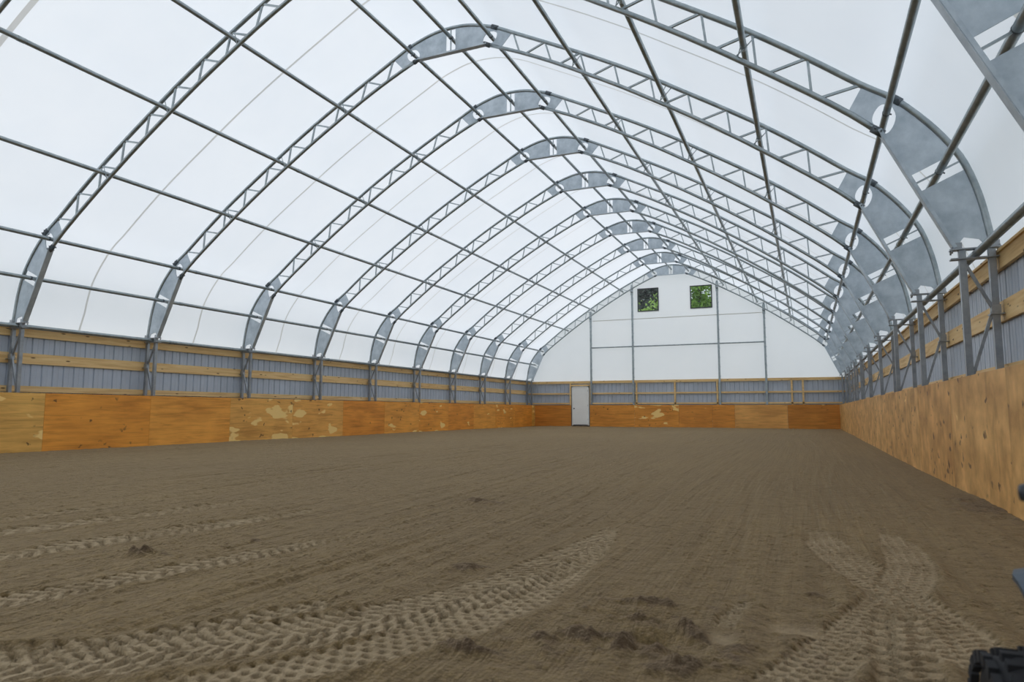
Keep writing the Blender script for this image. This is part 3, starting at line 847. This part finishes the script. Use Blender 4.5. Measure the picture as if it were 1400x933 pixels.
# web bars: V pairs between the chords
nodes_x = [1.44, 2.13, 2.86, 3.53, 4.21, 4.885, 5.55, 6.18, 6.82, 7.40]
def inner_near(p, d):
    """inner chord point straight below p, moved by d along the chord"""
    cum = [0]
    for a, b in zip(INNC, INNC[1:]): cum.append(cum[-1] + (b - a).length)
    best = min(range(len(INNC)), key=lambda i: (INNC[i] - p).length)
    t = (INNC[min(best + 1, len(INNC) - 1)] - INNC[max(best - 1, 0)]).normalized()
    s = cum[best] + (p - INNC[best]).dot(t) + d
    s = max(0.02, min(cum[-1] - 0.02, s))
    for i in range(len(INNC) - 1):
        if cum[i] <= s <= cum[i + 1]:
            return INNC[i].lerp(INNC[i + 1], (s - cum[i]) / (cum[i + 1] - cum[i]))
for i, nx_ in enumerate(nodes_x):
    o_ = outer_at_x(nx_)
    if i > 0:
        both('web_bar', MB().sq(a3(o_), a3(inner_near(o_, -0.31)), 0.0155), M['galv'])
    if i < len(nodes_x) - 1:
        both('web_bar', MB().sq(a3(o_), a3(inner_near(o_, 0.31)), 0.0155), M['galv'])
# purlin seats: little crossed rods that carry a purlin between the chords
PUR = [(2.755, 7.66), (4.45, 6.645), (6.07, 5.578)]
for px, pz in PUR:
    p = V2(px, pz)
    k_ = min(range(1, len(OUTR) - 1), key=lambda i: (OUTR[i] - p).length)
    t = (OUTR[k_ + 1] - OUTR[k_ - 1]).normalized(); ax = V2(-t.y, t.x)
    mb = MB()
    for sgn in (-1, 1):
        mb.tube([a3(p + t * 0.035 * sgn, -0.02), a3(p + ax * 0.19 + t * 0.06 * sgn, 0)], 0.008, 6)
        mb.tube([a3(p + t * 0.035 * sgn, -0.02), a3(p - ax * 0.17 - t * 0.02 * sgn, 0)], 0.008, 6)
    mb.tube([a3(p, -0.05), a3(p, 0.05)], 0.046, 10, ref=(1, 0, 0))
    both('purlin_clamp', mb, M['galv'])
for px, pz in ((8.15, 3.61), (7.65, 4.40), (0.93, 8.585)):
    p = V2(px, pz)
    mb = MB().tube([a3(p, -0.022), a3(p, 0.022)], 0.044, 10, ref=(1, 0, 0))
    mb.tube([(px + 0.055, 0.0, pz - 0.03), (px - 0.04, 0.0, pz + 0.02)], 0.009, 6)
    both('purlin_clamp', mb, M['clamp'])
part('purlin_clamp', MB().tube([(0, -0.04, 8.76), (0, 0.04, 8.76)], 0.047, 10, ref=(1, 0, 0)), M['clamp'])
# feet: flange plate and the stub collars
ft = MB().box(8.20, 8.68, -0.06, 0.06, 2.668, 2.682)
for fx in (8.27, 8.625): ft.box(fx - 0.045, fx + 0.045, -0.045, 0.045, 2.682, 2.75)
for fx in (8.215, 8.665):
    for fy in (-0.045, 0.045): ft.tube([(fx, fy, 2.63), (fx, fy, 2.70)], 0.010, 6, ref=(1, 0, 0))
both('foot_plate', ft, M['post'])

TRL = {-2: 'nearest galvanized arch truss over the camera, mostly above the frame', -1: 'galvanized arch truss cut off at the top right corner of the picture',
       9: 'galvanized end arch truss standing against the white back gable', 8: 'galvanized arch truss right in front of the back gable truss',
       0: 'galvanized arch truss on the leftmost full post, its crown out of the picture', 1: 'galvanized arch truss with the nearest crown plate fully in the picture'}
for i in range(-2, 10):
    root = empty('roof_truss', (0, TY(i), 0))
    lab = TRL.get(i) or 'galvanized arch truss, %s counted from the white back gable' % ORD[10 - i]
    tag(root, lab, 'roof truss', 'galvanized arch trusses along the arena')
    for nm, me in parts: link(nm, me, root)

# ------------------------------------------------------------------ post frames under the trusses
PX_I, PX_O, PH = 8.315, 8.595, 0.034
pparts = []
pparts.append(('inner_post', MB().box(PX_I - PH, PX_I + PH, -PH, PH, -0.05, 2.56).mesh('inner_post', M['post'])))
pparts.append(('outer_post', MB().box(PX_O - PH, PX_O + PH, -PH, PH, -0.05, 2.56).mesh('outer_post', M['post'])))
pparts.append(('brace', MB().sq((PX_I + 0.03, 0, 2.50), (PX_O - 0.03, 0, 2.00), 0.016).mesh('brace', M['post'])))
pparts.append(('brace', MB().sq((PX_O - 0.03, 0, 1.96), (PX_I + 0.03, 0, 1.26), 0.016).mesh('brace', M['post'])))
br = MB().box(PX_O - 0.044, PX_O + 0.044, -0.044, 0.044, 1.94, 2.03).box(PX_O - 0.06, PX_O + 0.07, -0.08, 0.08, 1.92, 1.932)
pparts.append(('girt_bracket', br.mesh('girt_bracket', M['post'])))
tp = MB().box(8.20, 8.68, -0.06, 0.06, 2.56, 2.574)
for fx in (PX_I, PX_O): tp.box(fx - 0.034, fx + 0.034, -0.034, 0.034, 2.574, 2.668)
pparts.append(('cap_plate', tp.mesh('cap_plate', M['post'])))
mir = {}
for k, (nm, me) in enumerate(pparts):
    m2 = me.copy(); co = np.empty(len(me.vertices) * 3, np.float32); me.vertices.foreach_get('co', co); co = co.reshape(-1, 3); co[:, 0] *= -1
    m2.vertices.foreach_set('co', co.ravel()); m2.flip_normals(); mir[k] = m2
for s in (-1, 1):
    for i in range(-2, 10):
        if s < 0 and i < 0: continue
        root = empty('post_frame', (0, TY(i), 0))
        side = 'left' if s < 0 else 'right'
        pos = 'in the back corner of the' if i == 9 else ('%s from the back corner along the' % ORD[10 - i])
        lab = 'braced twin steel post frame, %s %s wall' % (pos, side)
        if i == 0 and s > 0: lab = 'largest braced twin steel post frame in view on the right wall'
        if i == 0 and s < 0: lab = 'leftmost braced twin steel post frame on the left wall'
        if i == -1: lab = 'braced twin steel post frame just past the right picture edge'
        if i == -2: lab = 'braced twin steel post frame beside the quad bike, outside the picture'
        tag(root, lab, 'post frame', 'post frames on the %s wall' % side)
        for k, (nm, me) in enumerate(pparts): link(nm, me if s > 0 else mir[k], root)

# ------------------------------------------------------------------ purlins
def pipe(name, x, z, r, label, y0=YF, y1=37.93, group='lengthwise purlin pipes under the roof'):
    mb = MB().tube([(0, y0, 0), (0, y1, 0)], r, 12, ref=(1, 0, 0))
    root = empty(name, (x, 0, z))
    tag(root, label, 'pipe', group)
    link('pipe_run', mb.mesh('pipe_run', M['galv']), root)
    cl = MB().tube([(0, -0.06, 0), (0, 0.06, 0)], r + 0.004, 12, ref=(1, 0, 0))
    cm = cl.mesh('sleeve', M['galv'])
    for k in (-1, 1, 3, 5, 7): link('sleeve', cm, root, (0, TY(k) + 0.55, 0))
for s, sd_ in ((-1, 'left'), (1, 'right')):
    pipe('eave_pipe', s * 8.455, 2.621, 0.0445, 'thick galvanized eave pipe along the top of the %s wall posts' % sd_)
    pipe('purlin', s * 8.15, 3.61, 0.042, 'galvanized purlin through the slots of the %s haunch plates' % sd_)
    pipe('purlin', s * 7.65, 4.40, 0.042, 'galvanized purlin through the round holes above the %s haunch plates' % sd_)
    for k, (px, pz) in enumerate(PUR):
        pipe('purlin', s * px, pz, 0.042, 'galvanized purlin, %s below the crown plates on the %s roof slope' % (ORD[k + 1], sd_))
    pipe('purlin', s * 0.93, 8.585, 0.042, 'galvanized purlin through the %s ends of the crown plates' % sd_)
pipe('purlin', 0, 8.76, 0.042, 'galvanized ridge purlin through the middle slots of the crown plates')

# ------------------------------------------------------------------ back gable columns and rail
for x, lb in ((-4.69, 'galvanized gable column beside the white door'), (-2.24, 'galvanized gable column left of the dark window'),
              (2.42, 'galvanized gable column right of the leafy window'), (4.76, 'galvanized gable column farthest right on the back wall')):
    zt = outer_at_x(abs(x)).y - 0.10
    root = tag(empty('gable_column', (x, 37.865 + 0.03, 0)), lb, 'column', 'gable columns')
    link('column_tube', MB().box(-0.05, 0.05, -0.035, 0.035, 1.0, zt).mesh('column_tube', M['galv']), root)
    bk = MB().box(-0.07, 0.07, -0.20, -0.036, zt - 0.42, zt - 0.30).box(-0.07, 0.07, -0.045, -0.036, zt - 0.6, zt - 0.1)
    link('head_bracket', bk.mesh('head_bracket', M['galv']), root)
    for z in np.arange(2.75, zt - 0.7, 0.5):
        link('fabric_clip', MB().box(0.05, 0.075, -0.02, 0.03, z - 0.02, z + 0.02).mesh('fabric_clip', M['plate']), root)
root = tag(empty('gable_rail', (0, 37.90, 4.51)), 'horizontal galvanized rail across the gable columns', 'rail')
for a, b in ((-4.64, -2.29), (-2.19, 2.37), (2.47, 4.71)):
    link('rail_length', MB().tube([(a, 0, 0), (b, 0, 0)], 0.036, 10).mesh('rail_length', M['galv']), root)

# ------------------------------------------------------------------ quad bike at the right edge of the picture
q = tag(empty('quad_bike', (0, 0, 0)), 'dark quad bike poking into the lower right corner of the picture', 'quad bike')
def wheel(cx, cy, r, wd, name='wheel'):
    prof = [(r * 0.52, -wd / 2 + 0.015), (r * 0.66, -wd / 2), (r * 0.86, -wd / 2 + 0.008), (r * 0.955, -wd / 2 + 0.045), (r * 0.975, 0), (r * 0.955, wd / 2 - 0.045), (r * 0.86, wd / 2 - 0.008), (r * 0.66, wd / 2), (r * 0.52, wd / 2 - 0.015)]
    mb = MB().lathe(prof, 40, (0, 0, 0), 'x')
    for k in range(26):
        for sx in (-1, 0, 1):
            a = 2 * math.pi * (k + 0.5 * (sx == 0)) / 26
            h = r * (0.985 if sx == 0 else 0.972)
            mm = MB().box(sx * wd * 0.27 - wd * 0.11, sx * wd * 0.27 + wd * 0.11, -0.011, 0.011, h - 0.03, h + (0.006 if sx == 0 else 0.001))
            if sx:
                mm.box(sx * wd * 0.50 - 0.012, sx * wd * 0.50 + 0.004, -0.014, 0.014, r * 0.80, r * 0.93)
            ca, sa = math.cos(a), math.sin(a)
            mm.v = [(x, y * ca - z * sa, y * sa + z * ca) for x, y, z in mm.v]
            mb.add(mm.v, mm.f)
    o = link('tyre', mb.mesh('tyre', M['rubber']), q, (cx, cy, r - 0.012))
    rim = MB().lathe([(0.03, -wd / 2 + 0.03), (0.06, -wd / 2 + 0.02), (r * 0.42, -wd / 2 + 0.05), (r * 0.54, -wd / 2 + 0.012), (r * 0.54, wd / 2 - 0.012), (r * 0.42, wd / 2 - 0.05), (0.03, wd / 2 - 0.03)], 24, (0, 0, 0), 'x')
    link('rim', rim.mesh('rim', M['post']), o)
QX, FY, RY, WR = 7.41, 1.72, 0.86, 0.193
for sx in (-1, 1):
    wheel(QX + sx * 0.36, FY, WR, 0.17)
    wheel(QX + sx * 0.35, RY, WR, 0.19)
    # front and rear mudguards: curved shells above the tyres
    for yc, y0a, y1a in ((FY, 50, 140), (RY, 45, 140)):
        mb = MB(); n = 12
        vo, vi = [], []
        for k in range(n + 1):
            a = math.radians(y0a + (y1a - y0a) * k / n)
            for rr, L in ((0.285, vo), (0.275, vi)):
                y, z = yc + rr * math.cos(a), 0.245 + rr * math.sin(a)
                L.append(((QX + sx * (0.34 + 0.06 * min(1, 2 * k / n)), y, z), (QX + sx * 0.15, y, z + 0.05)))
        vs = [p for pr in vo for p in pr] + [p for pr in vi for p in pr]
        o = 2 * (n + 1); fs = []
        for k in range(n):
            fs += [(2 * k, 2 * k + 1, 2 * k + 3, 2 * k + 2), (o + 2 * k, o + 2 * k + 2, o + 2 * k + 3, o + 2 * k + 1),
                   (2 * k, 2 * k + 2, o + 2 * k + 2, o + 2 * k), (2 * k + 1, o + 2 * k + 1, o + 2 * k + 3, 2 * k + 3)]
        fs += [(0, o, o + 1, 1), (2 * n, 2 * n + 1, o + 2 * n + 1, o + 2 * n)]
        link('mudguard', mb.add(vs, fs).mesh('mudguard', M['bluepl']), q)
body = MB()
sec = [(0.55, 0.42, 0.56, 0.11), (0.8, 0.38, 0.58, 0.13), (1.1, 0.36, 0.53, 0.11), (1.35, 0.34, 0.60, 0.13), (1.62, 0.32, 0.56, 0.14), (1.92, 0.30, 0.45, 0.12)]
vs = []
for y, z0, z1, hw_ in sec:
    for x, z in ((-hw_, z0), (-hw_ * 1.05, (z0 + z1) / 2), (-hw_ * 0.7, z1), (hw_ * 0.7, z1), (hw_ * 1.05, (z0 + z1) / 2), (hw_, z0)):
        vs.append((QX + x, y, z))
fs = []
for i in range(len(sec) - 1):
    for k in range(6): fs.append((i * 6 + k, i * 6 + (k + 1) % 6, (i + 1) * 6 + (k + 1) % 6, (i + 1) * 6 + k))
fs += [tuple(range(6)), tuple(reversed(range(len(vs) - 6, len(vs))))]
link('body', body.add(vs, fs).mesh('body', M['bluepl']), q)
link('frame', MB().box(QX - 0.10, QX + 0.10, 0.75, 1.80, 0.17, 0.38).tube([(QX - 0.32, FY, 0.19), (QX + 0.32, FY, 0.19)], 0.02).tube([(QX - 0.32, RY, 0.19), (QX + 0.32, RY, 0.19)], 0.024).mesh('frame', M['blackpl']), q)
link('seat', MB().box(QX - 0.11, QX + 0.11, 0.58, 1.14, 0.55, 0.62).mesh('seat', M['blackpl']), q)
link('bumper', MB().tube([(QX - 0.18, 1.88, 0.28), (QX - 0.18, 2.0, 0.31), (QX - 0.16, 2.0, 0.40), (QX + 0.16, 2.0, 0.40), (QX + 0.18, 2.0, 0.31), (QX + 0.18, 1.88, 0.28)], 0.013, 8).mesh('bumper', M['blackpl']), q)
hb_ = link('handlebar', MB().tube([(QX - 0.42, 1.30, 0.729), (QX - 0.16, 1.34, 0.735), (QX - 0.08, 1.40, 0.66), (QX + 0.08, 1.40, 0.66), (QX + 0.16, 1.34, 0.735), (QX + 0.42, 1.30, 0.729)], 0.011, 8).tube([(QX, 1.40, 0.67), (QX, 1.47, 0.50)], 0.018, 8).mesh('handlebar', M['blackpl']), q)
for sx in (-1, 1):
    link('grip', MB().lathe([(0.001, -0.06), (0.012, -0.058), (0.015, -0.05), (0.0145, 0.05), (0.018, 0.055), (0.001, 0.058)], 12, (0, 0, 0), 'x').mesh('grip', M['blackpl']), hb_, (QX + sx * 0.410, 1.30, 0.729))

# ------------------------------------------------------------------ trees outside, seen through the gable windows
def tree(name, x, y, h, rad, leaf, nleaf, label, seed, zc=0.66, size=0.16):
    r = np.random.default_rng(seed)
    root = tag(empty(name, (x, y, -0.12)), label, 'tree', 'trees behind the back gable')
    tr = MB().tube([(0, 0, 0), (0.1, 0.05, h * 0.3), (-0.05, 0.1, h * 0.6), (0.05, 0, h * 0.9)], 0.17, 8, ref=(1, 0, 0))
    for k in range(9):
        a = k * 2.4; z = h * (0.35 + 0.055 * k)
        tr.tube([(0, 0, z), (math.cos(a) * rad * 0.4, math.sin(a) * rad * 0.4, z + 0.6), (math.cos(a) * rad * 0.75, math.sin(a) * rad * 0.75, z + 1.1)], 0.05, 6, ref=(0.1, 0.2, 1))
    link('trunk', tr.mesh('trunk', M['bark']), root)
    # leaves gathered in clumps
    nc = 90
    cl = r.normal(size=(nc, 3)); cl /= np.linalg.norm(cl, axis=1)[:, None]
    cl *= (r.random(nc) ** 0.4)[:, None]
    cl = cl * np.array([rad, rad, h * 0.36]) + np.array([0, 0, h * zc])
    c = cl[r.integers(0, nc, nleaf)] + r.normal(size=(nleaf, 3)) * 0.42
    d1 = r.normal(size=(nleaf, 3)); d1 /= np.linalg.norm(d1, axis=1)[:, None]
    d2 = np.cross(d1, r.normal(size=(nleaf, 3))); d2 /= np.linalg.norm(d2, axis=1)[:, None]
    s_ = (size * (0.6 + 0.8 * r.random(nleaf)))[:, None]
    V = np.stack([c - d1 * s_, c + d2 * s_ * 0.45, c + d1 * s_, c - d2 * s_ * 0.45], 1).reshape(-1, 3)
    me = bpy.data.meshes.new('foliage')
    me.from_pydata(V.tolist(), [], np.arange(nleaf * 4).reshape(-1, 4).tolist())
    me.materials.append(leaf)
    tag(link('foliage', me, root), kind='stuff')
tree('broadleaf_tree', -0.7, 54.0, 14.0, 2.9, M['leaf_a'], 9000, 'bright green leafy tree behind the right gable window', 3)
tree('dark_tree', -6.6, 59.0, 18.0, 3.2, M['leaf_b'], 16000, 'dark green tree behind the left gable window', 4, size=0.24)
tree('young_tree', -3.6, 49.5, 8.9, 0.9, M['leaf_a'], 3500, 'lighter young tree low behind the left gable window', 5, 0.62)
